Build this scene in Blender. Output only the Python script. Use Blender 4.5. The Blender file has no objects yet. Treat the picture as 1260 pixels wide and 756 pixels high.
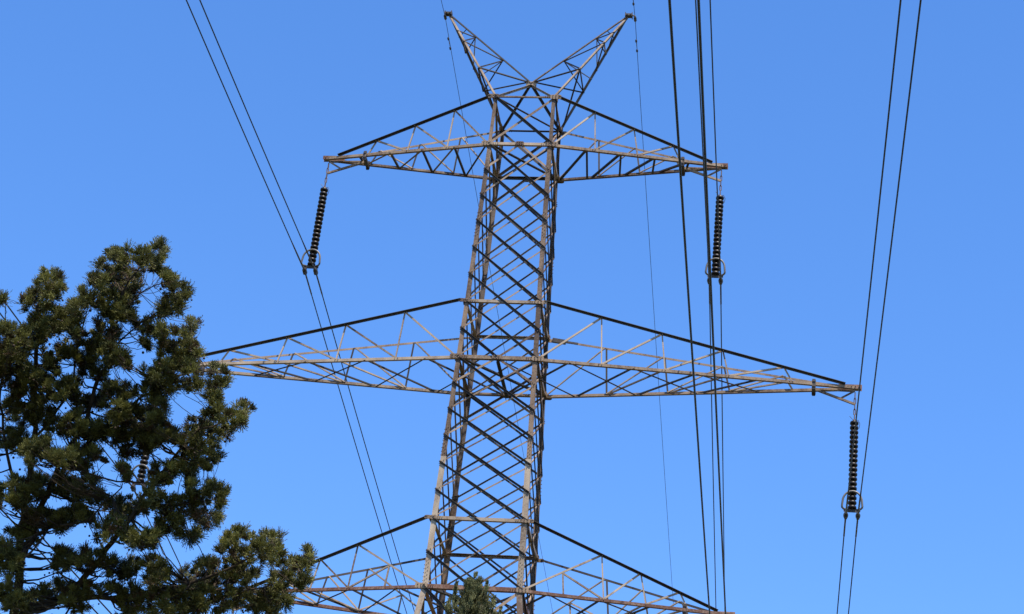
import bpy, math, random
import numpy as np
from mathutils import Vector, Matrix

random.seed(7); rng = np.random.default_rng(11)
scene = bpy.context.scene
col = scene.collection
R = math.radians

# ------------------------------------------------------------------ camera
CAM = np.array([8.8089, -55.8588, -27.4090])
YAW, PITCH, ROLL, FPX = -0.154757, 0.482524, 0.100148, 2777.87
def basis():
    cp, sp, sy, cy = math.cos(PITCH), math.sin(PITCH), math.sin(YAW), math.cos(YAW)
    f = np.array([sy*cp, cy*cp, sp]); r = np.array([cy, -sy, 0.0]); u = np.cross(r, f)
    c, s = math.cos(ROLL), math.sin(ROLL)
    return c*r+s*u, -s*r+c*u, f
CR, CU, CF = basis()
cd = bpy.data.cameras.new("camera"); cam = bpy.data.objects.new("camera", cd); col.objects.link(cam)
cd.sensor_width = 36.0; cd.lens = 36.0*FPX/1260.0; cd.clip_start = 0.1; cd.clip_end = 6000
cam.matrix_world = Matrix(((CR[0], CU[0], -CF[0], CAM[0]), (CR[1], CU[1], -CF[1], CAM[1]), (CR[2], CU[2], -CF[2], CAM[2]), (0, 0, 0, 1)))
scene.camera = cam
GZ = -29.0                                                # ground level

# ------------------------------------------------------------------ sky and sun
SUN_EL, SUN_AZ = R(66), R(150)                            # azimuth from +Y, clockwise: behind the camera, a little to its right
w = bpy.data.worlds.new("World"); scene.world = w; w.use_nodes = True
nt = w.node_tree; bg = nt.nodes["Background"]
sky = nt.nodes.new("ShaderNodeTexSky"); sky.sky_type = 'NISHITA'; sky.sun_disc = False
sky.sun_elevation = SUN_EL; sky.sun_rotation = SUN_AZ; sky.altitude = 900
sky.air_density = 1.0; sky.dust_density = 0.35; sky.ozone_density = 3.0
hs = nt.nodes.new("ShaderNodeHueSaturation"); hs.inputs['Hue'].default_value = 0.507; hs.inputs['Saturation'].default_value = 1.24; hs.inputs['Value'].default_value = 1.0
nt.links.new(sky.outputs[0], hs.inputs['Color']); nt.links.new(hs.outputs[0], bg.inputs['Color'])
bg.inputs['Strength'].default_value = 0.115
sd = bpy.data.lights.new("sun", 'SUN'); sd.energy = 3.9; sd.angle = R(0.53); sd.color = (1.0, 0.93, 0.82)
so = bpy.data.objects.new("sun", sd); col.objects.link(so)
sdir = Vector((math.sin(SUN_AZ)*math.cos(SUN_EL), math.cos(SUN_AZ)*math.cos(SUN_EL), math.sin(SUN_EL)))
so.rotation_euler = sdir.to_track_quat('Z', 'Y').to_euler()
scene.view_settings.view_transform = 'Standard'; scene.view_settings.look = 'None'
scene.view_settings.exposure = 1.36; scene.view_settings.gamma = 1.0
scene.view_settings.use_curve_mapping = False

# ------------------------------------------------------------------ materials
def mat_base(name):
    m = bpy.data.materials.new(name); m.use_nodes = True
    return m, m.node_tree, m.node_tree.nodes["Principled BSDF"]
def steel(name, c1, c2, rust, amount, rough=0.62, scale=2.2):
    m, t, b = mat_base(name)
    tc = t.nodes.new("ShaderNodeTexCoord")
    n1 = t.nodes.new("ShaderNodeTexNoise"); n1.inputs['Scale'].default_value = scale; n1.inputs['Detail'].default_value = 7; n1.inputs['Roughness'].default_value = .7
    n2 = t.nodes.new("ShaderNodeTexNoise"); n2.inputs['Scale'].default_value = scale*9; n2.inputs['Detail'].default_value = 5
    mp = t.nodes.new("ShaderNodeMapping"); mp.inputs['Scale'].default_value = (1, 1, .35)
    t.links.new(tc.outputs['Object'], mp.inputs[0]); t.links.new(mp.outputs[0], n1.inputs[0]); t.links.new(tc.outputs['Object'], n2.inputs[0])
    r1 = t.nodes.new("ShaderNodeValToRGB"); r1.color_ramp.elements[0].position = .35; r1.color_ramp.elements[1].position = .65
    r1.color_ramp.elements[0].color = (*c1, 1); r1.color_ramp.elements[1].color = (*c2, 1)
    t.links.new(n1.outputs[0], r1.inputs[0])
    r2 = t.nodes.new("ShaderNodeValToRGB"); r2.color_ramp.elements[0].position = .68-amount*.25; r2.color_ramp.elements[1].position = .80-amount*.2
    r2.color_ramp.elements[0].color = (0, 0, 0, 1); r2.color_ramp.elements[1].color = (1, 1, 1, 1)
    mv = t.nodes.new("ShaderNodeAttribute"); mv.attribute_name = "tone"
    ad = t.nodes.new("ShaderNodeMath"); ad.operation = 'MULTIPLY_ADD'; ad.inputs[1].default_value = .45
    ma = t.nodes.new("ShaderNodeMath"); ma.operation = 'MULTIPLY_ADD'; ma.inputs[1].default_value = .16; t.links.new(mv.outputs['Fac'], ma.inputs[0])
    vm = t.nodes.new("ShaderNodeMath"); vm.operation = 'MULTIPLY_ADD'; vm.inputs[1].default_value = -.55; vm.inputs[2].default_value = 1.27; t.links.new(mv.outputs['Fac'], vm.inputs[0])
    hv = t.nodes.new("ShaderNodeHueSaturation"); t.links.new(vm.outputs[0], hv.inputs['Value'])
    sc = t.nodes.new("ShaderNodeMath"); sc.operation = 'MULTIPLY'; sc.inputs[1].default_value = .58
    t.links.new(n1.outputs[0], sc.inputs[0]); t.links.new(n2.outputs[0], ad.inputs[0]); t.links.new(sc.outputs[0], ad.inputs[2])
    t.links.new(ad.outputs[0], ma.inputs[2]); t.links.new(ma.outputs[0], r2.inputs[0])
    mx = t.nodes.new("ShaderNodeMix"); mx.data_type = 'RGBA'; mx.inputs['B'].default_value = (*rust, 1)
    t.links.new(r2.outputs[0], mx.inputs['Factor']); t.links.new(r1.outputs[0], mx.inputs['A']); t.links.new(mx.outputs['Result'], hv.inputs['Color']); t.links.new(hv.outputs[0], b.inputs['Base Color'])
    b.inputs['Roughness'].default_value = rough; b.inputs['Specular IOR Level'].default_value = .25
    bp = t.nodes.new("ShaderNodeBump"); bp.inputs['Strength'].default_value = .25; bp.inputs['Distance'].default_value = .01
    t.links.new(n2.outputs[0], bp.inputs['Height']); t.links.new(bp.outputs[0], b.inputs['Normal'])
    return m
M_LEG = steel("weathered_leg_steel", (.175, .118, .078), (.085, .054, .034), (.055, .032, .02), .55)
M_LEGP = steel("pale_galvanised_steel", (.29, .235, .175), (.18, .135, .095), (.10, .062, .042), .25)
M_BAR = steel("brown_grey_steel", (.235, .168, .112), (.125, .083, .053), (.08, .042, .026), .42)
M_BARP = steel("light_steel", (.31, .24, .172), (.19, .138, .095), (.11, .066, .044), .25)
M_CHORD = steel("shaded_chord_steel", (.046, .038, .033), (.025, .021, .018), (.035, .02, .014), .3)  # near-black base colour stands in for shade on unlit chords and outer bars
M_LEGD = steel("shaded_leg_steel", (.10, .075, .06), (.055, .04, .032), (.04, .025, .016), .4)  # far-leg copy of the steel, darkened to paint in shaded inner flanges
M_RUST = steel("rusted_chord_steel", (.24, .15, .11), (.17, .085, .055), (.11, .045, .025), .6)
M_FIT = steel("dark_fitting_steel", (.06, .05, .045), (.035, .03, .028), (.06, .035, .02), .3, .5, 12)
def plain(name, c, rough=.5, metal=0, spec=.5, var=.25, scale=6):
    m, t, b = mat_base(name)
    n = t.nodes.new("ShaderNodeTexNoise"); n.inputs['Scale'].default_value = scale; n.inputs['Detail'].default_value = 6
    tc = t.nodes.new("ShaderNodeTexCoord"); t.links.new(tc.outputs['Object'], n.inputs[0])
    r = t.nodes.new("ShaderNodeValToRGB"); r.color_ramp.elements[0].position = .3; r.color_ramp.elements[1].position = .7
    r.color_ramp.elements[0].color = (*[x*(1-var) for x in c], 1); r.color_ramp.elements[1].color = (*[min(1, x*(1+var)) for x in c], 1)
    t.links.new(n.outputs[0], r.inputs[0]); t.links.new(r.outputs[0], b.inputs['Base Color'])
    b.inputs['Roughness'].default_value = rough; b.inputs['Metallic'].default_value = metal; b.inputs['Specular IOR Level'].default_value = spec
    return m
M_WIRE = plain("dark_stranded_wire", (.018, .018, .019), .6, 0, .3)
M_DISC = plain("dark_brown_glaze", (.013, .009, .008), .42, 0, .25)
M_CAP = plain("dull_cap_metal", (.030, .024, .02), .55, .2)
M_LINK = plain("rusty_link", (.085, .055, .045), .6, .1)
M_RING = plain("dull_ring_metal", (.10, .088, .075), .5, .2)
M_BARK = plain("grey_brown_bark", (.042, .03, .02), .9, 0, .2, .5, 14)
M_CONE = plain("brown_cone", (.035, .022, .014), .8, 0, .2, .4, 30)
M_GROUND = plain("dry_grass_earth", (.065, .065, .035), .95, 0, .1, .5, .35)
def foliage(name, dark, light):
    m, t, b = mat_base(name)
    at = t.nodes.new("ShaderNodeAttribute"); at.attribute_name = "tint"; at.attribute_type = 'GEOMETRY'
    mx = t.nodes.new("ShaderNodeValToRGB"); e = mx.color_ramp.elements; e[0].position = .0; e[0].color = (.10, .055, .028, 1); e[1].position = 1; e[1].color = (*light, 1)
    e2 = e.new(.10); e2.color = (*dark, 1)
    t.links.new(at.outputs['Fac'], mx.inputs[0]); t.links.new(mx.outputs[0], b.inputs['Base Color'])
    b.inputs['Roughness'].default_value = .65; b.inputs['Specular IOR Level'].default_value = .25
    tr = t.nodes.new("ShaderNodeBsdfTranslucent"); t.links.new(mx.outputs[0], tr.inputs['Color'])
    ms = t.nodes.new("ShaderNodeMixShader"); ms.inputs[0].default_value = .18
    out = t.nodes["Material Output"]
    t.links.new(b.outputs[0], ms.inputs[1]); t.links.new(tr.outputs[0], ms.inputs[2]); t.links.new(ms.outputs[0], out.inputs['Surface'])
    return m
M_FOL = foliage("juniper_foliage", (.016, .018, .005), (.175, .168, .040))
M_FOL2 = foliage("cypress_foliage", (.035, .040, .014), (.21, .205, .085))

# ------------------------------------------------------------------ helpers
def V(*a): return np.array(a if len(a) > 1 else a[0], float)
def nz(v): return v/(np.linalg.norm(v)+1e-12)
class MB:
    def __init__(s): s.v = []; s.f = []; s.m = []; s.r = []
    def add(s, vs, fs, mi=0):
        o = len(s.v); s.v += [tuple(x) for x in vs]; s.r += [random.random()]*len(vs); s.f += [tuple(i+o for i in f) for f in fs]; s.m += [mi]*len(fs)
    def L(s, p, q, A, B, w, w2=None, th=.012, mi=0):
        """angle iron from p to q; heel on the line, flanges along A (width w) and B (width w2)"""
        w2 = w2 or w; p = V(p); q = V(q); ax = nz(q-p)
        A = nz(A-ax*np.dot(A, ax)); B = V(B); B = nz(B-ax*np.dot(B, ax)-A*np.dot(B, A))
        pr = [(0, 0), (w, 0), (w, th), (th, th), (th, w2), (0, w2)]
        if np.dot(np.cross(A, B), ax) < 0: pr = pr[::-1]
        vs = [e+A*a+B*b for e in (p, q) for a, b in pr]
        fs = [(i, (i+1) % 6, (i+1) % 6+6, i+6) for i in range(6)] + [tuple(range(5, -1, -1)), tuple(range(6, 12))]
        s.add(vs, fs, mi)
    def bar(s, p, q, up, w, h, mi=0):
        p = V(p); q = V(q); ax = nz(q-p); u = nz(V(up)-ax*np.dot(up, ax)); r = np.cross(ax, u)
        vs = [e+r*a*w/2+u*b*h/2 for e in (p, q) for a, b in ((-1, -1), (1, -1), (1, 1), (-1, 1))]
        s.add(vs, [(0, 1, 5, 4), (1, 2, 6, 5), (2, 3, 7, 6), (3, 0, 4, 7), (3, 2, 1, 0), (4, 5, 6, 7)], mi)
    def tube(s, pts, rad, n=8, mi=0, cap=True):
        pts = [V(p) for p in pts]; m = len(pts)
        rad = [rad]*m if np.isscalar(rad) else list(rad)
        t = nz(pts[1]-pts[0]); u = nz(np.cross(t, V(0, 0, 1) if abs(t[2]) < .9 else V(1, 0, 0))); vs = []
        for i in range(m):
            t = nz(pts[min(i+1, m-1)]-pts[max(i-1, 0)]); u = nz(u-t*np.dot(u, t)); v = np.cross(t, u)
            for k in range(n):
                a = 2*math.pi*k/n; vs.append(pts[i]+rad[i]*(math.cos(a)*u+math.sin(a)*v))
        fs = [(i*n+k, i*n+(k+1) % n, (i+1)*n+(k+1) % n, (i+1)*n+k) for i in range(m-1) for k in range(n)]
        if cap: fs += [tuple(range(n-1, -1, -1)), tuple(range((m-1)*n, m*n))]
        s.add(vs, fs, mi)
    def lathe(s, o, ax, prof, n=16, mi=0):
        """prof: list of (distance along ax, radius)"""
        o = V(o); ax = nz(V(ax)); u = nz(np.cross(ax, V(0, 1, 0.01))); v = np.cross(ax, u)
        vs = [o+ax*h+r*(math.cos(2*math.pi*k/n)*u+math.sin(2*math.pi*k/n)*v) for h, r in prof for k in range(n)]
        m = len(prof)
        s.add(vs, [(i*n+k, i*n+(k+1) % n, (i+1)*n+(k+1) % n, (i+1)*n+k) for i in range(m-1) for k in range(n)]
              + [tuple(range(n-1, -1, -1)), tuple(range((m-1)*n, m*n))], mi)
    def bolt(s, p, n, r=.018, h=.03):
        s.lathe(V(p), V(n), [(0, r), (h, r)], 6)
    def plate(s, c, n, up, w, h, th=.014, bolts=True, cut=.3):
        """gusset plate with clipped corners and bolt heads"""
        c = V(c); n = nz(V(n)); up = nz(V(up)-n*np.dot(up, n)); r = np.cross(up, n)
        k = cut; o2 = [(-1, -1+k), (-1+k, -1), (1-k, -1), (1, -1+k), (1, 1-k), (1-k, 1), (-1+k, 1), (-1, 1-k)]
        vs = [c+n*(z*th)+r*a*w/2+up*b*h/2 for z in (-.5, .5) for a, b in o2]
        s.add(vs, [(i, (i+1) % 8, (i+1) % 8+8, i+8) for i in range(8)]+[tuple(range(7, -1, -1)), tuple(range(8, 16))])
        if bolts:
            for a in (-.55, 0, .55):
                for b in (-.5, .5):
                    s.bolt(c+r*a*w/2+up*b*h/2+n*th*.5, n, .014, .022)
                    s.bolt(c+r*a*w/2+up*b*h/2-n*th*.5, -n, .014, .022)
    def build(s, name, mats, root, smooth=False, label=None):
        o0 = V(root['o_']) if root is not None and 'o_' in root else V(0, 0, 0)
        me = bpy.data.meshes.new(name)
        me.from_pydata([tuple(V(v)-o0) for v in s.v], [], s.f)
        if not isinstance(mats, (list, tuple)): mats = [mats]
        for m in mats: me.materials.append(m)
        me.polygons.foreach_set('material_index', s.m)
        at = me.attributes.new('tone', 'FLOAT', 'POINT'); at.data.foreach_set('value', s.r)
        if smooth: me.polygons.foreach_set('use_smooth', [True]*len(s.f))
        me.update()
        o = bpy.data.objects.new(name, me); col.objects.link(o)
        if root is not None: o.parent = root; o['o_'] = tuple(o0)
        if label: o['label'] = label
        return o
def thing(name, label, cat, loc, group=None):
    o = bpy.data.objects.new(name, None); col.objects.link(o); o.location = tuple(loc); o['o_'] = tuple(float(x) for x in loc)
    o.empty_display_size = .3; o['label'] = label; o['category'] = cat
    if group: o['group'] = group
    return o

# ------------------------------------------------------------------ ground
g = MB(); n = 40; S = 3000
gv = [(-S+2*S*i/n, -S+2*S*j/n, GZ) for j in range(n+1) for i in range(n+1)]
g.add(gv, [(j*(n+1)+i, j*(n+1)+i+1, (j+1)*(n+1)+i+1, (j+1)*(n+1)+i) for j in range(n) for i in range(n)])
go = g.build("ground", M_GROUND, None); go['kind'] = "structure"; go['label'] = "dry grassy ground under the pylon and trees"

# ------------------------------------------------------------------ lattice tower
P = dict(zC=-6.789, zCt=-4.850, zBt=1.775, zA=7.019, zAt=8.662, wC=1.3076, wCt=1.2736, wB=1.1185, wBt=1.0639, wA=.9326, wAt=.8996,
         xA=5.791, xB=9.731, xC=6.577, zp=12.231, xp=2.759, zap=9.735, zLA=-.021, zLB=.011, zLC=.096)
DR = 1.066; LI = 3.8
LV = [(P['zAt'], P['wAt']), (P['zA'], P['wA']), (P['zBt'], P['wBt']), (0, P['wB']), (P['zCt'], P['wCt']), (P['zC'], P['wC']), (GZ, 4.2)]
def hw(z):
    for (z1, w1), (z2, w2) in zip(LV, LV[1:]):
        if z >= z2: return w1+(w2-w1)*(z1-z)/(z1-z2)
    return LV[-1][1]
def leg(sx, sy, z): a = hw(z); return V(sx*a, sy*a*DR, z)
tower = thing("lattice_pylon", "tall weathered steel lattice pylon with three pairs of cross arms and two horn peaks", "pylon", (0, 0, GZ))
LW = .125
SPL = [-2.6, -6.45, 4.3]
for sx in (-1, 1):
    for sy in (-1, 1):
        m = MB(); zs = [l[0] for l in LV]; zs = sorted(set(zs+[-3.05]), reverse=True)
        for z1, z2 in zip(zs, zs[1:]):
            wd = LW*(.8 if z1 > P['zA']+.1 else 1.0 if z1 > -3 else 1.2)
            m.L(leg(sx, sy, z1)+V(0, 0, .06 if z1 == zs[0] else 0), leg(sx, sy, z2), V(-sx, 0, 0), V(0, -sy, 0), wd, wd, .017, 1 if z1 < -3 else 0)
        o = m.build("leg", [M_LEG, M_LEGP] if sy < 0 else [M_LEGD, M_LEG], tower)  # far legs take the darker steels, their shade put into the colour
        for zc in SPL:
            m = MB()
            for k in range(8):
                z = zc-.40+k*.11; p = leg(sx, sy, z)
                m.bolt(p+V(-sx*.04, 0, 0), V(0, sy, 0), .010, .016); m.bolt(p+V(-sx*.09, 0, .05), V(0, sy, 0), .010, .016)
                m.bolt(p+V(0, -sy*.045, 0), V(sx, 0, 0), .012, .028)
            a, b = leg(sx, sy, zc+.5), leg(sx, sy, zc-.5)
            m.L(a+V(-sx*.018, -sy*.018, 0), b+V(-sx*.018, -sy*.018, 0), V(-sx, 0, 0), V(0, -sy, 0), LW*.86, LW*.86, .014)
            m.build("splice_plate", M_LEGD if sy > 0 else M_LEG if zc > -3 else M_LEGP, o)

FACES = {  # name: (corner a, corner b, outward normal)
    'n': ((-1, -1), (1, -1), V(0, -1, 0)), 'r': ((1, -1), (1, 1), V(1, 0, 0)),
    'f': ((-1, 1), (1, 1), V(0, 1, 0)), 'l': ((-1, 1), (-1, -1), V(-1, 0, 0))}
def face_bar(m, p, q, n, outer, w=.065, mi=0):
    p = V(p); q = V(q); ax = nz(q-p); up = nz(V(0, 0, 1)-ax*ax[2])
    up = up-n*np.dot(up, n); up = nz(up); e = random.uniform(.0005, .003)
    if outer:   # lies outside the leg, outstanding flange at the top edge, pointing out
        m.L(p+n*(.004+e)+up*w/2, q+n*(.004+e)+up*w/2, -up, n, w, w*(.9 if abs(n[1]) > .5 else .5), .008, mi)
    else:       # lies inside the leg, outstanding flange pointing in
        m.L(p-n*(.020+e)+up*w/2, q-n*(.020+e)+up*w/2, -up, -n, w, w*.8, .008, mi)
    for s_, e_ in ((p+ax*.05, ax), (q-ax*.05, -ax)):
        for k in (0, .06): m.bolt(s_+e_*k+n*.004, n, .011, .026)
def nodes(z0, z1, n1, z2, n2):
    return [z0+(z1-z0)*i/n1 for i in range(n1)]+[z1+(z2-z1)*i/n2 for i in range(n2+1)]
sections = [nodes(P['zA'], P['zBt'], 6, 0, 2), nodes(0, P['zCt'], 6, P['zC'], 2)]
for fk, (ca, cb, nr) in FACES.items():
    inn = lambda p: p+0*nr
    # section 0 : the two-bar cross under the peaks
    m = MB()
    a0, b0, a1, b1 = leg(*ca, P['zAt']), leg(*cb, P['zAt']), leg(*ca, P['zA']), leg(*cb, P['zA'])
    face_bar(m, a0, b1, nr, True, .075, 1); face_bar(m, b0, a1, nr, False, .07)
    m.build("cross_bracing", [M_BAR, M_CHORD], tower)
    for zs in sections:
        m = MB(); A = [leg(*ca, z) for z in zs]; B = [leg(*cb, z) for z in zs]; N = len(zs)-1
        M0 = (A[0]+B[0])/2; M1 = (A[-1]+B[-1])/2
        i0 = MB
        for i in range(N-1):
            th = .058 if i < 2 else .052
            face_bar(m, A[i], B[i+2], nr, True, th, 1)
            face_bar(m, B[i], A[i+2], nr, False, th-.012)
        face_bar(m, M0, B[1], nr, False, .06); face_bar(m, M0, A[1], nr, False, .06)
        face_bar(m, A[N-1], M1, nr, True, .068, 1); face_bar(m, B[N-1], M1, nr, False, .06)
        m.build("lattice_bracing", [M_BAR, M_CHORD], tower)
    # open bracing of the lower body down to the footing
    m = MB(); zs = [P['zC'], -9.6, -13.0, -17.2, -22.5, GZ]
    for z1, z2 in zip(zs, zs[1:]):
        if z2 > GZ: 
            face_bar(m, leg(*ca, z1), leg(*cb, z2), nr, True, .085, 1); face_bar(m, leg(*cb, z1), leg(*ca, z2), nr, False, .08)
            face_bar(m, leg(*ca, z2), leg(*cb, z2), nr, True, .09)
        else:
            mid = (leg(*ca, z1)+leg(*cb, z1))/2
            face_bar(m, mid, leg(*ca, z2+.3), nr, True, .09, 1); face_bar(m, mid, leg(*cb, z2+.3), nr, True, .09, 1)
    m.build("lower_bracing", [M_BAR, M_CHORD], tower)
    # horizontals at each level
    for z, wd, mi in ((P['zAt'], .045, 0), (P['zA'], .085, 1), (P['zBt'], .085, 1), (0, .105, 0), (P['zCt'], .09, 1), (P['zC'], .115, 2)):
        a, b = leg(*ca, z), leg(*cb, z); ax = nz(b-a); m = MB()
        if fk == 'n' or fk in 'rl':
            m.L(a+nr*.006+ax*.02-V(0, 0, wd/2), b+nr*.006-ax*.02-V(0, 0, wd/2), V(0, 0, 1), -nr, wd, wd, .011)
        else:
            if z == 0: m.L(a-nr*.025+ax*.02-V(0, 0, wd/2), b-nr*.025-ax*.02-V(0, 0, wd/2), V(0, 0, 1), -nr, wd, wd, .011)
            else: m.L(a-nr*.025+ax*.02+V(0, 0, wd/2), b-nr*.025-ax*.02+V(0, 0, wd/2), V(0, 0, -1), -nr, wd*.9, wd*1.0, .011)
            if z in (P['zAt'], P['zA']): mi = 3
            elif z == P['zCt']: mi = 0
        for e, d in ((a, ax), (b, -ax)):
            for k in range(5): m.bolt(e+d*(.05+.06*k)+nr*.017+V(0, 0, .02), nr, .012, .022)
        m.build("horizontal_strut", [M_BAR, M_BARP, M_RUST, M_CHORD][mi], tower)
# plan bracing (diaphragms)
for z, wd in ((P['zAt'], .06), (P['zA'], .085), (0, .095), (P['zC'], .1)):
    m = MB(); zz = z-.03
    c = [leg(-1, -1, zz), leg(1, -1, zz), leg(1, 1, zz), leg(-1, 1, zz)]
    m.L(c[0]*V(.97, .97, 1), c[2]*V(.97, .97, 1), V(1, -1, 0), V(0, 0, 1), wd, wd, .01)
    if z != P['zAt']:
        m.L(c[1]*V(.97, .97, 1)-V(0, 0, .02), c[3]*V(.97, .97, 1)-V(0, 0, .02), V(1, 1, 0), V(0, 0, -1), wd, wd*.7, .01)
    if z in (0, P['zC']):
        m.L((c[0]+c[1])/2-V(0, 0, .05), (c[2]+c[3])/2-V(0, 0, .05), V(1, 0, 0), V(0, 0, -1), .08, .08, .01)
    m.build("plan_bracing", M_CHORD, tower)
# node plates
for z in (P['zAt'], P['zA'], P['zBt'], 0, P['zCt'], P['zC']):
    for sx in (-1, 1):
        for sy in (-1, 1):
            p = leg(sx, sy, z); m = MB()
            m.plate(p+V(sx*.02, sy*.034, -.01), V(0, sy, 0), V(0, 0, 1), .32, .11 if z in (P['zBt'], P['zCt']) else .15)
            m.build("gusset_plate", M_BAR, tower); m = MB()
            m.plate(p+V(sx*.034, -sy*.14, 0), V(sx, 0, 0), V(0, 0, 1), .22, .13)
            m.build("gusset_plate", M_BAR, tower)
for z in (P['zA'], 0, P['zC']):
    for sy in (-1, 1):
        m = MB(); m.plate(V(0, sy*hw(z)*DR+sy*.03, z), V(0, sy, 0), V(0, 0, 1), .24, .13); m.build("gusset_plate", M_BAR, tower)

def arm(sx, z0, zt, xa, dz, fr, xbottom, mats):
    """one cross arm: two top chords, two bottom chords, webs, bottom plane, tip fitting"""
    mtN, mbN = mats
    wb, wt = hw(z0), hw(zt); db, dt = wb*DR, wt*DR
    tip = V(sx*xa, 0, z0+dz)
    X = V(sx, 0, 0); g_ = .055
    Tn = {s: V(sx*wt, s*dt, zt) for s in (-1, 1)}; Bn = {s: V(sx*wb, s*db, z0) for s in (-1, 1)}
    tb = {s: tip+V(sx*.16, s*g_, 0) for s in (-1, 1)}                # bottom chord end
    tt = {s: tip+V(-sx*.27, s*(g_+.032), .065) for s in (-1, 1)}       # top chord end
    web = MB()
    ch = []
    for s in (-1, 1):
        out = V(0, s, 0); m = MB()
        d = nz(tt[s]-Tn[s]); st = Tn[s]+d*.12
        if s < 0: m.L(st+V(0, 0, .06), tt[s]+V(0, 0, .01), -V(0, 0, 1), out, .058, .085, .011)
        else: m.L(st+V(0, 0, .05), tt[s]+V(0, 0, .01), -V(0, 0, 1), out, .06, .05, .011)
        ch.append((m, mtN if s < 0 or z0 < -1 else M_BAR)); m = MB()
        m.L(Bn[s]-V(0, 0, .06), tb[s]-V(0, 0, .06), V(0, 0, 1), -out, .082 if s < 0 else .11, .08, .012)
        ch.append((m, mbN))
        if sx > 0 and s > 0 and z0 == 0:      # dark splice on the far top chord beside the body
            m = MB(); m.bar(Tn[s]+d*.12+V(0, .02, .02), Tn[s]+d*.52+V(0, .02, .02), V(0, 0, 1), .09, .12); m.bar(Tn[s]+d*.52+V(0, .02, .03), Tn[s]+d*.9+V(0, .02, .03), V(0, 0, 1), .06, .05); ch.append((m, M_FIT))
        n = len(fr)
        T = [Tn[s]+(tt[s]-Tn[s])*f for f in fr]; B = [Bn[s]]+[Bn[s]+(tip+V(0, s*g_, 0)-Bn[s])*f for f in fr]
        inw = -out
        for k in range(n):
            e = .002+.004*k
            web.L(T[k]+inw*(.012+e), B[k+1]+inw*(.016+e), X, inw, .038 if s < 0 else .05, .04, .007, 0 if s < 0 else 1)
            web.L(T[k]+inw*(.02+e), B[k]+X*.03+inw*(.025+e), V(0, 0, 1), inw, .048, .04, .007, 0)
            for q in (T[k], B[k+1]): 
                for j in (-.05, 0.03): web.bolt(q+X*j+out*.01, out, .012, .025)
        if fr[0] > .3:      # redundant struts in the long first panel
            mid = (T[0]+B[0])/2+inw*.03; bm = (B[0]+B[1])/2+inw*.03
            web.L(mid, bm, X, inw, .045, .04, .007); web.L(mid, B[1]+inw*.03, V(0, 0, 1), inw, .045, .04, .007)
    # bottom plane
    y = lambda x, s: s*(db+(g_-db)*(x-wb)/(xa-wb))
    bz = lambda x: z0+dz*(x-wb)/(xa-wb)-.055
    pb = lambda x, s: V(sx*x, y(x, s), bz(x))
    U = V(0, 0, 1)
    if xbottom == 'x':
        n = len(fr)+1; xs = [0]+[wb+(xa-wb)*(k-.5)/n for k in range(1, n)]
        P0 = [{s: (V(0, s*db, z0-.055) if k == 0 else pb(x, s)) for s in (-1, 1)} for k, x in enumerate(xs)]
        for k in range(len(xs)-1):
            web.L(P0[k][-1], P0[k+1][1], X, U, .045, .04, .007, 1)
            web.L(P0[k][1]+U*.02, P0[k+1][-1]+U*.02, X, U, .045, .04, .007, 1)
        for s in (-1,1):
            pass
        fx = [wb+(xa-wb)*f for f in fr]
        for k, x in enumerate(fx[:-1]): web.L(pb(x, 1)+U*.05, pb(fx[k+1], -1)+U*.05, X, U, .04, .04, .007, 0)
    else:
        n = 5; xs = [wb+(xa-wb)*k/n for k in range(0, n)]
        for k in range(1, n):
            web.L(pb(xs[k], -1), pb(xs[k]-.12, 1), X, U, .06, .05, .007, 1)
            if sx < 0: web.L(pb(xs[k-1], -1)+U*.02, pb(xs[k]-.12, 1)+U*.02, X, U, .055, .05, .007, 0 if k > 1 else 1)
            else: web.L(pb(xs[k-1], 1)+U*.02, pb(xs[k], -1)+U*.02, X, U, .065, .05, .007, 1)
    root = web.build("cross_arm", [M_BARP, M_CHORD], tower)
    for m, mm in ch: m.build("arm_chord", mm, root)
    # tip: twin plates with bolts, gusset, and the little hanger bracket
    m = MB()
    for s in (-1, 1):
        m.bar(tip+V(-sx*.45, s*.072, 0), tip+V(sx*.18, s*.072, 0), V(0, 0, 1), .012, .12)
        for k in range(6): m.bolt(tip+V(-sx*.4+sx*.1*k, s*.078, .0), V(0, s, 0), .014, .03)
    m.bar(tip+V(sx*.10, 0, 0), tip+V(sx*.15, 0, 0), U, .13, .1)
    m.build("tip_plate", M_RUST, root)
    m = MB(); gx = tip+V(-sx*1.12, 0, .03)
    gy = abs(y(abs(gx[0]), 1))
    for s in (-1, 1): m.plate(gx+V(0, s*(gy+.016), -.06), V(0, s, 0), U, .11, .30)
    m.bar(gx+V(0, -gy, -.12), gx+V(0, gy, -.12), U, .09, .08)
    m.build("bracket_gusset", M_FIT, root)
    m = MB(); low = tip+V(-sx*.02, -.02, -.52)
    m.L(gx+V(sx*.05, -.03, -.13), tip+V(0, -.03, -.13), V(0, 0, 1), V(0, 1, 0), .045, .05, .008)
    m.L(gx+V(sx*.05, -.035, -.16), low, V(0, 0, 1), V(0, 1, 0), .06, .05, .008)
    m.L(tip+V(-sx*.03, -.035, -.14), low+(gx-low)*.32, V(0, 0, 1), V(0, 1, 0), .04, .04, .008)
    m.build("hanger_bracket", M_BAR, root)
    return root
F4 = [.25, .5, .75]; F5 = [.2, .4, .6, .8]; FC = [.39, .595, .8]
for sx in (-1, 1):
    arm(sx, P['zA'], P['zAt'], P['xA'], P['zLA'], F4, 'z', (M_CHORD, M_BAR))
    arm(sx, 0, P['zBt'], P['xB'], P['zLB'], F5, 'x', (M_CHORD, M_BARP if sx < 0 else M_BAR))
    arm(sx, P['zC'], P['zCt'], P['xC'], P['zLC'], FC, 'x', (M_CHORD, M_RUST))

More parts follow.
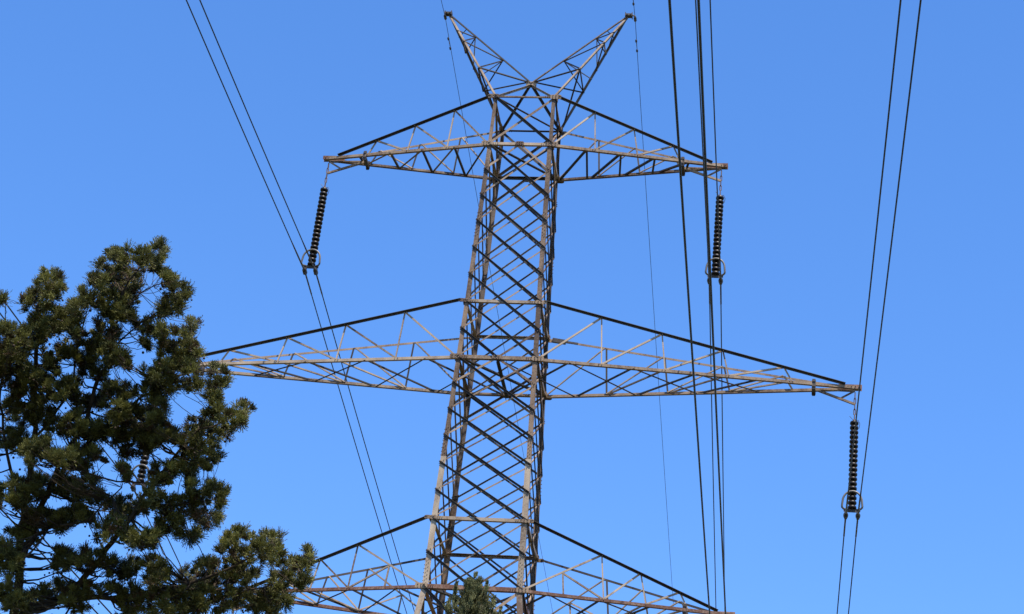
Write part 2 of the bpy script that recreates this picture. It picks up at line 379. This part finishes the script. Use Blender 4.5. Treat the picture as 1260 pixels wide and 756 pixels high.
# horn peaks
apex = V(0, 0, P['zap'])
for sx in (-1, 1):
    tip = V(sx*P['xp'], 0, P['zp']); zt = P['zAt']+.04
    Nn = leg(sx, -1, zt); Ff = leg(sx, 1, zt)
    m = MB(); lerp = lambda a, b, t: a+(b-a)*t
    U = V(0, 0, 1)
    a, b, c = [(lambda t, e=e: lerp(tip, e, t)) for e in (Nn, Ff, apex)]
    t1, t2 = .335, .665
    def br(p, q, w=.042, mi=1, side=None): 
        ax = nz(q-p); up = nz(U-ax*ax[2]); s = np.cross(ax, up)
        m.L(p-up*w/2, q-up*w/2, up, s if s[1] < 0 else -s, w, w*.9, .007, mi)
    br(a(t1), c(t2)); br(a(t2), c(.97), .06); br(a(t2), c(t2)); br(a(t1), c(t1), .04); br(a(.2), c(t1)); br(b(t1), c(t1), .04)
    br(b(.2), c(.22), .03); br(b(t2), c(t2), .045); br(b(t2), c(.97), .05); br(c(t2), b(.55), .035, 0); br(c(t1), b(.48), .035, 0)
    br(a(t1), b(.5), .045); br(a(t2), b(t2), .04); br(a(t2), b(.96), .055); br(a(t1), b(t1), .04, 0); br(a(.2), b(t1), .04)
    root = m.build("horn_peak", [M_BARP, M_CHORD], tower)
    for e, wd, mt, A, B in ((Nn, .055, M_BAR, V(-sx, 0, 0), V(0, 1, 0)), (Ff, .08, M_CHORD, V(-sx, 0, 0), V(0, -1, 0)), (apex, .055, M_CHORD if sx < 0 else M_BAR, U, V(0, -1, 0))):
        m = MB(); d = nz(e-tip); m.L(tip+d*.05, e, A, B, wd, wd, .01); m.build("peak_chord", mt, root)
    m = MB()
    m.bar(tip+V(-.10, 0, .03), tip+V(.10, 0, .03), U, .16, .07)
    for k in (-1, 1):
        m.bar(tip+V(k*.10, -.10, .03), tip+V(k*.10, .10, .03), U, .022, .13)
        m.bolt(tip+V(k*.05, -.08, .03), V(0, -1, 0), .016, .03)
    m.build("peak_cap", M_FIT, root)
# struts from the apex to the body corners
m = MB()
for sx in (-1, 1):
    for sy in (-1, 1):
        p = leg(sx, sy, P['zAt']); ax = nz(p-apex); up = nz(V(0, 0, 1)-ax*ax[2])
        m.L(apex+ax*.05, p, -up, V(0, -1, 0), .07, .06, .009, 0 if sy < 0 else 1)
m.plate(apex+V(0, -.03, 0), V(0, -1, 0), V(0, 0, 1), .3, .16); m.plate(apex+V(0, .05, 0), V(0, 1, 0), V(0, 0, 1), .3, .16)
m.build("apex_strut", [M_BARP, M_CHORD], tower)
# concrete footings
for sx in (-1, 1):
    for sy in (-1, 1):
        m = MB(); p = leg(sx, sy, GZ); m.bar(p-V(0, 0, .3), p+V(0, 0, .35), V(0, 1, 0), .8, .8); m.build("footing", M_LEGP, tower)

# ------------------------------------------------------------------ insulator strings
def insulator(at, clamp, label, h=.16):
    at = V(at)-V(0, 0, .17); clamp = V(clamp)
    root = thing("insulator_string", label, "insulator", at, "suspension insulator strings hanging from the arm tips")
    ax = nz(clamp-at); Lh = np.linalg.norm(clamp-at)
    Q = lambda t: at+ax*t
    t0, t1 = Lh*.225, Lh*.95
    # suspension link : a shackle, twisted strap and ball eye
    m = MB(); n = 5
    for k in range(n):
        a, b = Q(-.02+t0*k/n), Q(-.02+t0*(k+1)/n+.03)
        off = V(.022, 0, 0) if k % 2 else V(0, .022, 0)
        m.tube([a, a+off+ax*.03, b+off-ax*.03, b, b-off-ax*.03, a-off+ax*.03, a], .015, 6)
    m.lathe(Q(t0-.03), ax, [(0, .02), (.03, .045), (.07, .045), (.08, .03)], 10)
    m.build("suspension_link", M_LINK, root)
    m = MB()                                                # small arcing horns at the top cap
    m.tube([Q(t0+.02), Q(t0+.02)+V(.1, 0, .03), Q(t0+.10)+V(.15, 0, 0), Q(t0+.24)+V(.13, 0, 0)], .008, 6)
    m.tube([Q(t0+.02), Q(t0)+V(-.08, 0, .06), Q(t0)+V(-.13, 0, .12)], .007, 6)
    m.build("arcing_horn", M_FIT, root)
    N = 19; dt = (t1-t0)/N
    for k in range(N):
        m = MB(); o = Q(t0+.02+dt*k); s = dt/.15
        m.lathe(o, ax, [(-.005*s, .04), (.010*s, .056), (.022*s, .085), (.036*s, .105), (.052*s, .115), (.085*s, .118), (.110*s, .112), (.104*s, .088), (.116*s, .068), (.108*s, .05), (.135*s, .04)], 18)
        d = m.build("insulator_disc", M_DISC, root, True)
        m = MB(); m.lathe(o+ax*.112*s, ax, [(0, .02), (.012, .028), (.03, .028), (.036, .02)], 10); m.build("disc_cap", M_CAP, d)
    # grading ring: an arch in front of the last discs, its feet turned in to the yoke
    m = MB(); pts = []
    cx, top, bot, rr = Q(t1-.38), 0, 0, .255
    S = V(1, 0, 0); F = V(0, -.13, 0)
    pts.append(Q(t1+.02)+S*-.14+V(0, -.02, 0)); pts.append(Q(t1+.02)+S*-.225+F*.6); pts.append(Q(t1+.0)+S*-.262+F*.95); pts.append(Q(t1-.04)+S*-.268+F)
    for k in range(13):
        a = math.pi*(1-k/12); pts.append(Q(t1-.17)+F+S*rr*math.cos(a)-ax*.30*math.sin(a))
    pts.append(Q(t1-.04)+S*.268+F); pts.append(Q(t1)+S*.262+F*.95); pts.append(Q(t1+.02)+S*.225+F*.6); pts.append(Q(t1+.02)+S*.14+V(0, -.02, 0))
    m.tube(pts, .028, 8); m.build("grading_ring", M_RING, root, True)
    m = MB(); m.plate(Q(t1+.035), V(0, 1, 0), -ax, 2*h+.12, .10, .02, False, .4); m.lathe(Q(t1-.03), ax, [(0, .03), (.05, .03)], 8)
    m.build("yoke_plate", M_FIT, root)
    for s in (-1, 1):
        m = MB(); c = clamp+V(s*h, 0, 0)
        m.bar(Q(t1+.04)+S*s*h, c+V(0, 0, .03), V(0, 1, 0), .03, .035)
        m.lathe(c-V(0, .17, 0), V(0, 1, 0), [(0, .03), (.05, .05), (.12, .066), (.22, .066), (.29, .05), (.34, .03)], 10)
        m.bar(c+V(0, 0, .10), c-V(0, 0, .085), V(0, 1, 0), .075, .12)
        m.build("suspension_clamp", M_FIT, root)
    return root
xA, xB, xC = P['xA'], P['xB'], P['xC']; zA, zB, zC = P['zA']+P['zLA'], P['zLB'], P['zC']+P['zLC']
H = .16
# (tip x, tip z, clamp dx, clamp dz, insulator label, wire place phrase)
PH = [(-xA, zA, -.077, -.016, "dark disc insulator string hanging left of the body from the top left arm tip"),
      (xA, zA, -.019, .02, "dark disc insulator string at the top right arm tip, behind the passing wires"),
      (-xB, zB, -.05, .0, "dark disc insulator string under the middle left arm, mostly hidden in the tree"),
      (xB, zB, -.022, .03, "rightmost disc insulator string, hanging from the long middle right arm tip"),
      (-xC, zC, -.05, .0, "insulator string under the lowest left arm, below the picture behind the tree"),
      (xC, zC, .114, .053, "insulator string under the lowest right arm, just below the picture edge")]
WL = ["crossing the open sky left of the pylon", "dropping behind the top right insulator string",
      "passing behind the leafy left crown", "farthest right in the sky, beside the rightmost insulator",
      "of the lowest left arm, hidden by the big tree", "thick and near, crossing in front of the right arms"]
def wire_pts(x, z, cn, an, bn, ca_, aa, ba, near=75, far=260):
    s1 = np.concatenate([np.linspace(near, 1.2, 90), [0.6, .25]]); s2 = np.concatenate([[.25, .6], np.linspace(1.2, far, 120)])
    a = [V(x-0+cn*s, -s, z+an*s+bn*s*s) for s in s1]; b = [V(x+ca_*s, s, z+aa*s+ba*s*s) for s in s2]
    return a+[V(x, 0, z)]+b
for i, (x, z, dx, dz, lab) in enumerate(PH):
    c = V(x+dx, 0, z-LI+dz)
    insulator(V(x+.0, 0, z), c, lab, H)
    for s in (-1, 1):
        o_ = c+V(s*H, 0, 0)
        pts = wire_pts(o_[0], o_[2], .01422, -.08074, .000467, -.01666, -.08131, .000523)
        root = thing("power_line", ("left" if s < 0 else "right")+" dark wire of the pair "+WL[i], "power line", o_, "twin conductors strung over the pylon")
        m = MB(); m.tube(pts, .0165, 8); m.build("conductor", M_WIRE, root, True)
        m = MB(); mid = [p for p in pts if abs(p[1]) < 2.2]
        rr = [.017 if abs(p[1]) > 1.9 else .024 for p in mid]; m.tube(mid, rr, 8); m.build("armour_rods", M_FIT, root, True)
for sx, dx, dz, lab in ((-1, .101, .026, "thin earth wire over the left horn peak, passing behind the pylon body"), (1, .197, .023, "thin earth wire over the right horn peak, crossing the right arms")):
    x, z = sx*P['xp']+dx*(1 if sx > 0 else .3)-.12*(sx < 0), P['zp']+dz-.12
    # meets the fitted line of the far span; hangs from the peak cap
    pts = wire_pts(x+(.1 if sx > 0 else -.08)*0, z, .012, -.062, .0003, -.01599, -.06119, .000274)
    root = thing("earth_wire", lab, "earth wire", V(x, 0, z), "earth wires on the horn peaks")
    m = MB(); m.tube(pts, .0085, 6); m.build("strand", M_WIRE, root, True)
    m = MB(); m.lathe(V(x, -.13, z), V(0, 1, 0), [(0, .02), (.06, .045), (.2, .045), (.26, .02)], 8); m.tube([V(x, 0, z), V(x, 0, z+.1), V(sx*P['xp']+sx*.1, 0, z+.15)], .022, 6)
    m.build("suspension_clamp", M_FIT, root)
    for sgn in ((1, -1) if sx > 0 else (1,)):
        m = MB(); q = min(pts, key=lambda p: abs(p[1]-sgn*1.0)); d = nz(V(0, sgn, -.06))
        q = q-V(0, 0, .07)
        m.tube([q-d*.24, q, q+d*.24], .006, 5); m.tube([q, q+V(0, 0, .07)], .012, 5)
        for e in (-1, 1): m.lathe(q+d*.24*e-d*.06, d, [(0, .02), (.02, .032), (.1, .032), (.12, .02)], 8)
        m.build("vibration_damper", M_FIT, root)

# ------------------------------------------------------------------ trees
def unproj(px, py, dist):
    d = CF+CR*((px-630)/FPX)-CU*((py-378)/FPX); return CAM+d*dist
def mesh_np(name, verts, tris, tint, mat, root, smooth=False):
    o0 = V(root['o_']); me = bpy.data.meshes.new(name)
    me.vertices.add(len(verts)); me.vertices.foreach_set('co', (verts-o0).astype(np.float32).ravel())
    nT = len(tris); me.loops.add(nT*3); me.polygons.add(nT)
    me.loops.foreach_set('vertex_index', tris.astype(np.int32).ravel())
    me.polygons.foreach_set('loop_start', np.arange(0, nT*3, 3, dtype=np.int32))
    if tint is not None:
        at = me.attributes.new('tint', 'FLOAT', 'POINT'); at.data.foreach_set('value', tint.astype(np.float32))
    me.materials.append(mat); me.update(calc_edges=True)
    o = bpy.data.objects.new(name, me); col.objects.link(o); o.parent = root; o['o_'] = tuple(o0)
    return o
def rdir(n):
    v = rng.normal(size=(n, 3)); return v/np.linalg.norm(v, axis=1, keepdims=True)
def shoots(centres, rad, axis, per, nlen, nwid, spread=.9, upb=.5, per_shoot=26, tint0=None, shoot_len=1.0):
    """sprays of needles: centres (n,3), rad (n,), axis (n,3) the way each tuft points"""
    n = len(centres); N = n*per
    C = np.repeat(centres, per, 0); Rr = np.repeat(rad, per); A = np.repeat(axis, per, 0)
    d = A+rdir(N)*spread*rng.uniform(.3, 1.25, (N, 1)); d[:, 2] += upb*rng.uniform(0, 1, N); d /= np.linalg.norm(d, axis=1, keepdims=True)
    st = C+rdir(N)*(Rr*rng.uniform(.0, .3, N))[:, None]
    ln = Rr*rng.uniform(.7, 1.05, N)*shoot_len
    K = per_shoot; T = np.tile(np.linspace(.15, 1, K), N); D = np.repeat(d, K, 0); S = np.repeat(st, K, 0); Ln = np.repeat(ln, K)
    sag = np.zeros((N*K, 3)); 
    base = S+D*(Ln*T)[:, None]
    q = rdir(N*K); q -= D*(q*D).sum(1, keepdims=True); q /= np.linalg.norm(q, axis=1, keepdims=True)
    ang = rng.uniform(.25, .75, (N*K, 1))*(1.15-.6*T[:, None])
    nd = D*np.cos(ang)+q*np.sin(ang); wv = np.cross(nd, rdir(N*K)); wv /= np.linalg.norm(wv, axis=1, keepdims=True)
    L = nlen*rng.uniform(.6, 1.2, (N*K, 1)); W = nwid*rng.uniform(.7, 1.3, (N*K, 1))
    v = np.stack([base-wv*W/2, base+wv*W/2, base+nd*L], 1).reshape(-1, 3)
    tr = np.arange(N*K*3).reshape(-1, 3)
    t0 = np.repeat(tint0 if tint0 is not None else rng.uniform(.2, .8, n), per*K)
    tn = np.clip(t0+.25*(T-.5)+rng.normal(0, .12, N*K), 0, 1)
    return v, tr, np.repeat(tn, 3)

D0 = 22.0
# clusters of the crown as (x, y, rx, ry) seen from the photographer's side, with a depth offset
blobs = [(60, 352, 20, 22), (42, 372, 20, 18), (62, 395, 28, 22), (40, 420, 26, 24), (8, 372, 9, 8), (5, 425, 26, 28), (22, 460, 30, 26), (-25, 440, 30, 60),
 (192, 312, 14, 14), (165, 318, 20, 13), (140, 328, 20, 20), (182, 330, 18, 14), (120, 350, 16, 12), (205, 340, 14, 10), (150, 352, 30, 20), (195, 348, 16, 10), (128, 378, 30, 20), (158, 372, 18, 14), (100, 372, 14, 16),
 (222, 362, 14, 10), (236, 402, 10, 12), (238, 432, 11, 14), (240, 452, 10, 10), (150, 585, 20, 10), (193, 500, 13, 16), (184, 540, 14, 14), (190, 520, 12, 12), (205, 376, 22, 14), (195, 384, 12, 10), (165, 392, 20, 12), (185, 405, 20, 10), (205, 412, 16, 10),
 (92, 400, 16, 18), (128, 410, 20, 18), (100, 430, 30, 22), (70, 445, 26, 18), (140, 438, 18, 20), (152, 450, 16, 12), (172, 428, 10, 10), (120, 460, 24, 14),
 (232, 418, 14, 12), (215, 432, 22, 16), (234, 438, 12, 12), (222, 452, 18, 10), (190, 458, 24, 14), (205, 474, 22, 14), (238, 474, 12, 14), (178, 478, 18, 12),
 (268, 462, 13, 14), (268, 480, 14, 14), (262, 500, 16, 12), (300, 508, 13, 12), (285, 518, 20, 12), (248, 524, 24, 16), (272, 534, 14, 10), (240, 545, 28, 18), (262, 560, 10, 14),
 (60, 480, 36, 24), (100, 490, 30, 22), (145, 482, 22, 14), (150, 505, 30, 14), (30, 505, 34, 22), (80, 520, 34, 22), (125, 530, 30, 18), (175, 520, 26, 16), (200, 540, 24, 18), (165, 548, 30, 18),
 (225, 570, 26, 18), (250, 578, 12, 14), (200, 590, 22, 16), (240, 600, 26, 16), (270, 614, 16, 14), (232, 622, 30, 16), (255, 638, 18, 12), (205, 645, 26, 18), (235, 656, 16, 12),
 (60, 560, 34, 22), (105, 568, 28, 20), (15, 545, 24, 22), (15, 610, 34, 24), (62, 600, 36, 22), (110, 605, 26, 18), (150, 625, 28, 18), (185, 618, 20, 16), (90, 640, 30, 20), (40, 650, 34, 24), (135, 655, 28, 16), (175, 668, 26, 16), (10, 690, 26, 26),
 (70, 690, 22, 18), (110, 690, 24, 16), (150, 700, 26, 18), (190, 705, 22, 20), (60, 730, 24, 18), (20, 735, 26, 24), (100, 735, 30, 20), (150, 738, 30, 22), (195, 742, 30, 20),
 (295, 662, 18, 10), (280, 676, 16, 14), (330, 668, 20, 12), (315, 682, 22, 14), (255, 692, 14, 10), (240, 715, 26, 18), (275, 705, 26, 18), (300, 708, 22, 16), (340, 690, 12, 10), (225, 742, 30, 18), (265, 738, 32, 20), (310, 738, 28, 18),
 (378, 688, 12, 12), (366, 700, 18, 12), (350, 714, 20, 12), (372, 716, 12, 10), (345, 735, 20, 14), (325, 752, 20, 12)]
gaps = [(188, 362, 8, 17), (176, 384, 7, 5), (158, 418, 6, 12), (170, 440, 8, 6), (142, 462, 7, 6), (182, 446, 5, 5), (233, 500, 15, 8), (250, 452, 5, 6), (252, 425, 4, 8), (214, 392, 4, 3), (110, 395, 4, 7), (250, 590, 5, 4), (62, 425, 3, 5), (165, 466, 8, 5), (90, 338, 8, 26), (16, 386, 10, 7),
 (14, 574, 14, 9), (45, 702, 12, 14), (52, 680, 8, 8), (135, 592, 10, 9), (152, 604, 9, 5), (172, 589, 7, 12), (225, 683, 22, 8), (206, 672, 8, 8), (85, 665, 14, 6), (70, 620, 9, 5), (128, 748, 12, 7), (30, 720, 9, 7), (218, 600, 5, 7), (180, 640, 8, 5), (75, 548, 9, 5), (120, 580, 8, 4), (44, 445, 4, 6), (78, 505, 8, 5), (118, 512, 8, 5), (82, 455, 7, 5), (100, 655, 8, 5), (62, 662, 10, 5), (150, 680, 10, 5), (208, 560, 7, 5), (108, 478, 5, 6), (60, 580, 8, 4), (20, 640, 6, 8)]
cl = []; ext = [(-60, 560, 50, 60), (-70, 690, 60, 70), (-30, 800, 60, 50), (60, 810, 70, 50), (170, 800, 70, 40), (260, 800, 60, 40), (20, 880, 90, 50), (160, 870, 90, 50), (330, 800, 40, 30), (-110, 620, 50, 90), (-90, 800, 60, 80)]
for bi, (bx, by, rx, ry) in enumerate(blobs+ext):
    e = bi >= len(blobs)
    area = rx*ry; kk = max(3, int(area/(11 if not e else 200)))
    zoff = rng.normal(0, .28)
    for _ in range(kk):
        for tr_ in range(20):
            a = rng.uniform(0, 2*math.pi); r_ = math.sqrt(rng.uniform(0, 1))
            px, py = bx+rx*r_*math.cos(a)*.86, by+ry*r_*math.sin(a)*.84
            if not any(((px-gx)/(gw*1.2+6))**2+((py-gy)/(gh*1.2+6))**2 < 1 for gx, gy, gw, gh in gaps): break
        else: continue
        edge = 1-r_; dd = D0+zoff+rng.normal(0, .16)+rng.uniform(-.15, .55)
        cl.append((px, py, dd, (px-bx)/rx, (py-by)/ry, e))
cl = np.array(cl, float)
C3 = np.array([unproj(a, b, c) for a, b, c in cl[:, :3]])
base2 = unproj(30, 760, D0+.4); tb = V(base2[0]-.25, base2[1]+.1, GZ)
tree = thing("juniper_tree", "big dark conifer with tufted ragged crown filling the lower left corner", "tree", tb)
stems_px = [  # (polyline of (x, y, depth, radius))
 [(30, 900, .4, .12), (18, 760, .4, .10), (22, 700, .38, .085), (30, 620, .32, .07), (42, 540, .3, .055), (44, 450, .3, .045), (47, 380, .2, .028), (60, 345, .15, .012)],
 [(22, 700, .38, .07), (50, 620, .3, .06), (80, 572, .1, .05), (110, 545, .2, .04), (145, 515, .15, .03), (185, 480, .1, .022), (225, 440, .1, .014), (238, 420, .1, .008)],
 [(60, 600, .3, .055), (105, 520, .3, .045), (128, 450, .3, .036), (140, 390, .2, .028), (158, 345, .15, .018), (190, 308, .1, .008)],
 [(140, 390, .2, .018), (175, 360, .2, .013), (215, 340, .1, .007)], [(145, 420, .2, .018), (175, 395, .1, .013), (232, 362, .05, .006)],
 [(18, 760, .4, .08), (75, 740, .2, .07), (130, 680, .1, .055), (170, 625, .1, .042), (205, 570, 0, .03), (245, 530, 0, .02), (300, 508, 0, .008)],
 [(245, 530, 0, .016), (262, 490, 0, .011), (268, 460, 0, .006)], [(170, 625, .1, .03), (220, 620, .1, .02), (278, 614, .1, .008)],
 [(75, 740, .2, .06), (150, 735, .1, .045), (220, 725, 0, .035), (280, 700, -.1, .025), (335, 668, -.1, .009)], [(220, 725, 0, .03), (290, 728, 0, .02), (340, 718, 0, .014), (388, 686, 0, .007)],
 [(30, 620, .32, .04), (8, 560, .2, .03), (0, 480, .2, .02), (5, 410, .2, .012), (8, 368, .2, .006)], [(10, 690, .3, .035), (60, 650, 0, .028), (110, 640, -.1, .02), (150, 600, -.2, .012)],
 [(42, 540, .3, .03), (90, 480, .2, .022), (95, 420, .2, .016), (110, 370, .1, .008)], [(80, 572, .1, .024), (130, 590, 0, .018), (190, 595, -.1, .01)],
 [(18, 760, .4, .09), (100, 800, .3, .07), (220, 800, .1, .05), (330, 780, 0, .02)], [(30, 900, .4, .09), (-60, 760, .4, .06), (-80, 620, .4, .04), (-60, 500, .4, .02)]]
trunk = MB(); SP = []; SR = []
trunk.tube([tb-V(0, 0, .2), tb+V(.02, 0, 1.5), tb+V(.1, 0, 4), unproj(30, 900, D0+.4)], [.24, .19, .13, .06], 14)
for st in stems_px:
    pp = []; 
    for (x0, y0, d0, r0), (x1, y1, d1, r1) in zip(st, st[1:]):
        nn = max(2, int(math.hypot(x1-x0, y1-y0)/14))
        for k in range(nn):
            t = k/nn; pp.append((unproj(x0+(x1-x0)*t+rng.normal(0, 1.6), y0+(y1-y0)*t+rng.normal(0, 1.4), D0+d0+(d1-d0)*t), r0+(r1-r0)*t))
    pp.append((unproj(st[-1][0], st[-1][1], D0+st[-1][2]), st[-1][3]))
    pp = [(p, max(.004, r*.5)) for p, r in pp]
    trunk.tube([p for p, r in pp], [r for p, r in pp], 9); SP += [p for p, r in pp]; SR += [r for p, r in pp]
tr_o = trunk.build("trunk", M_BARK, tree, True)
SP = np.array(SP); SR = np.array(SR)
bm_ = MB(); axis = []
cen = SP.mean(0)
for i, c in enumerate(C3):
    d = np.linalg.norm(SP-c, axis=1)+ .35*np.maximum(0, (SP[:, 2]-c[2])); j = d.argmin(); s = SP[j]; r = min(SR[j]*.5, .012)
    ln = np.linalg.norm(c-s); mid = (s+c)/2+V(0, 0, -.10*ln)+rng.normal(0, .03*ln, 3); m2 = s*.25+c*.75+V(0, 0, -.08*ln)+rng.normal(0, .04*ln, 3)
    if i % 3 == 0 or ln > .6:
        cv = [s*(1-t)**3+3*mid*t*(1-t)**2+3*m2*t*t*(1-t)+c*t**3+rng.normal(0, .006, 3)*(0 < t < 1) for t in np.linspace(0, 1, 7)]
        bm_.tube(cv, list(np.linspace(r, .0025, 7)), 5)
    a = nz(c-m2); a = a+CR*cl[i, 3]*.35-CU*cl[i, 4]*.35+V(0, 0, .25); axis.append(nz(a))
axis = np.array(axis)
bm_.build("branches", M_BARK, tree, True)
rad = rng.uniform(.045, .105, len(C3))
ti = np.clip(rng.normal(.48, .2, len(C3)), .12, 1); ti[rng.uniform(size=len(C3)) < .05] = 0
vis = cl[:, 5] < .5
v, t, tn = shoots(C3[vis], rad[vis], axis[vis], 50, .015, .0080, per_shoot=11, tint0=ti[vis], spread=1.2, upb=.75)
print('tris', len(t), int(vis.sum()))
crown = mesh_np("crown", v, t, tn, M_FOL, tree)
v, t, tn = shoots(C3[~vis], rad[~vis]*1.5, axis[~vis], 30, .05, .011, per_shoot=12, tint0=ti[~vis])
mesh_np("lower_crown", v, t, tn, M_FOL, tree)
cm = MB()
for i in rng.choice(np.where(vis)[0], 420):
    for k in range(rng.integers(1, 4)):
        p = C3[i]+rng.normal(0, .035, 3)-V(0, 0, .05); r = rng.uniform(.009, .014)
        cm.lathe(p-V(0, 0, r), V(*rng.normal(0, 1, 3)), [(0, r*.4), (r*.5, r*.95), (r*1.1, r), (r*1.7, r*.7), (r*2, r*.25)], 7)
co = cm.build("cones", M_CONE, tree, True); co['kind'] = "stuff"

# small cypress tip at the bottom of the picture
D1 = 27.0
tipc = unproj(585, 709, D1); tz = tipc[2]; bx_, by_ = tipc[0], tipc[1]
cy = thing("cypress_tree", "slim grey-green cypress whose spiky tip rises in front of the pylon body", "tree", V(bx_-.02, by_, GZ))
m = MB(); m.tube([V(bx_, by_, GZ-.2), V(bx_, by_, GZ+4), V(bx_, by_, tz-.3)], [.16, .11, .012], 10); m.build("trunk", M_BARK, cy, True)
cc, ra, ax_ = [], [], []
for k in range(270):                                         # upright plumes, each a stack of tufts ending in a point
    h = 4.6*(k/230)**1.15*rng.uniform(.75, 1.1)+.05; R_ = .03+.44*(h/1.0)**.7 if h < 1 else .47+.17*(h-1); R_ = min(R_, .95)
    a = rng.uniform(0, 2*math.pi); rr = R_*math.sqrt(rng.uniform(.15, 1))*.92
    L_ = rng.uniform(.22, .42); lean = V(math.cos(a), math.sin(a), 0)*rng.uniform(0, .25)+rng.normal(0, .06, 3)*V(1, 1, 0)
    b0 = V(bx_+rr*math.cos(a), by_+rr*math.sin(a), tz-h-.02)
    for q in range(7):
        cc.append(b0-(V(0, 0, 1)+lean)*L_*q/6+rng.normal(0, .012, 3)*q); ra.append(.055+.011*q); ax_.append(nz(V(0, 0, 1)+lean*(1+.4*q)))
for dx, dz in ((0, 0), (.14, -.10), (-.21, -.14), (-.09, -.13), (.24, -.30), (-.28, -.34), (.33, -.44)):
    for q in range(6):
        cc.append(tipc+CR*dx+V(0, rng.normal(0, .04), dz-.05*q)); ra.append(.05+.012*q); ax_.append(nz(V(dx*.4, 0, 1)))
v, t, tn = shoots(np.array(cc), np.array(ra), np.array(ax_), 16, .024, .010, spread=.42, upb=.3, per_shoot=14, shoot_len=1.15)
mesh_np("crown", v, t, tn, M_FOL2, cy)

for o in bpy.data.objects:
    if 'o_' in o: del o['o_']
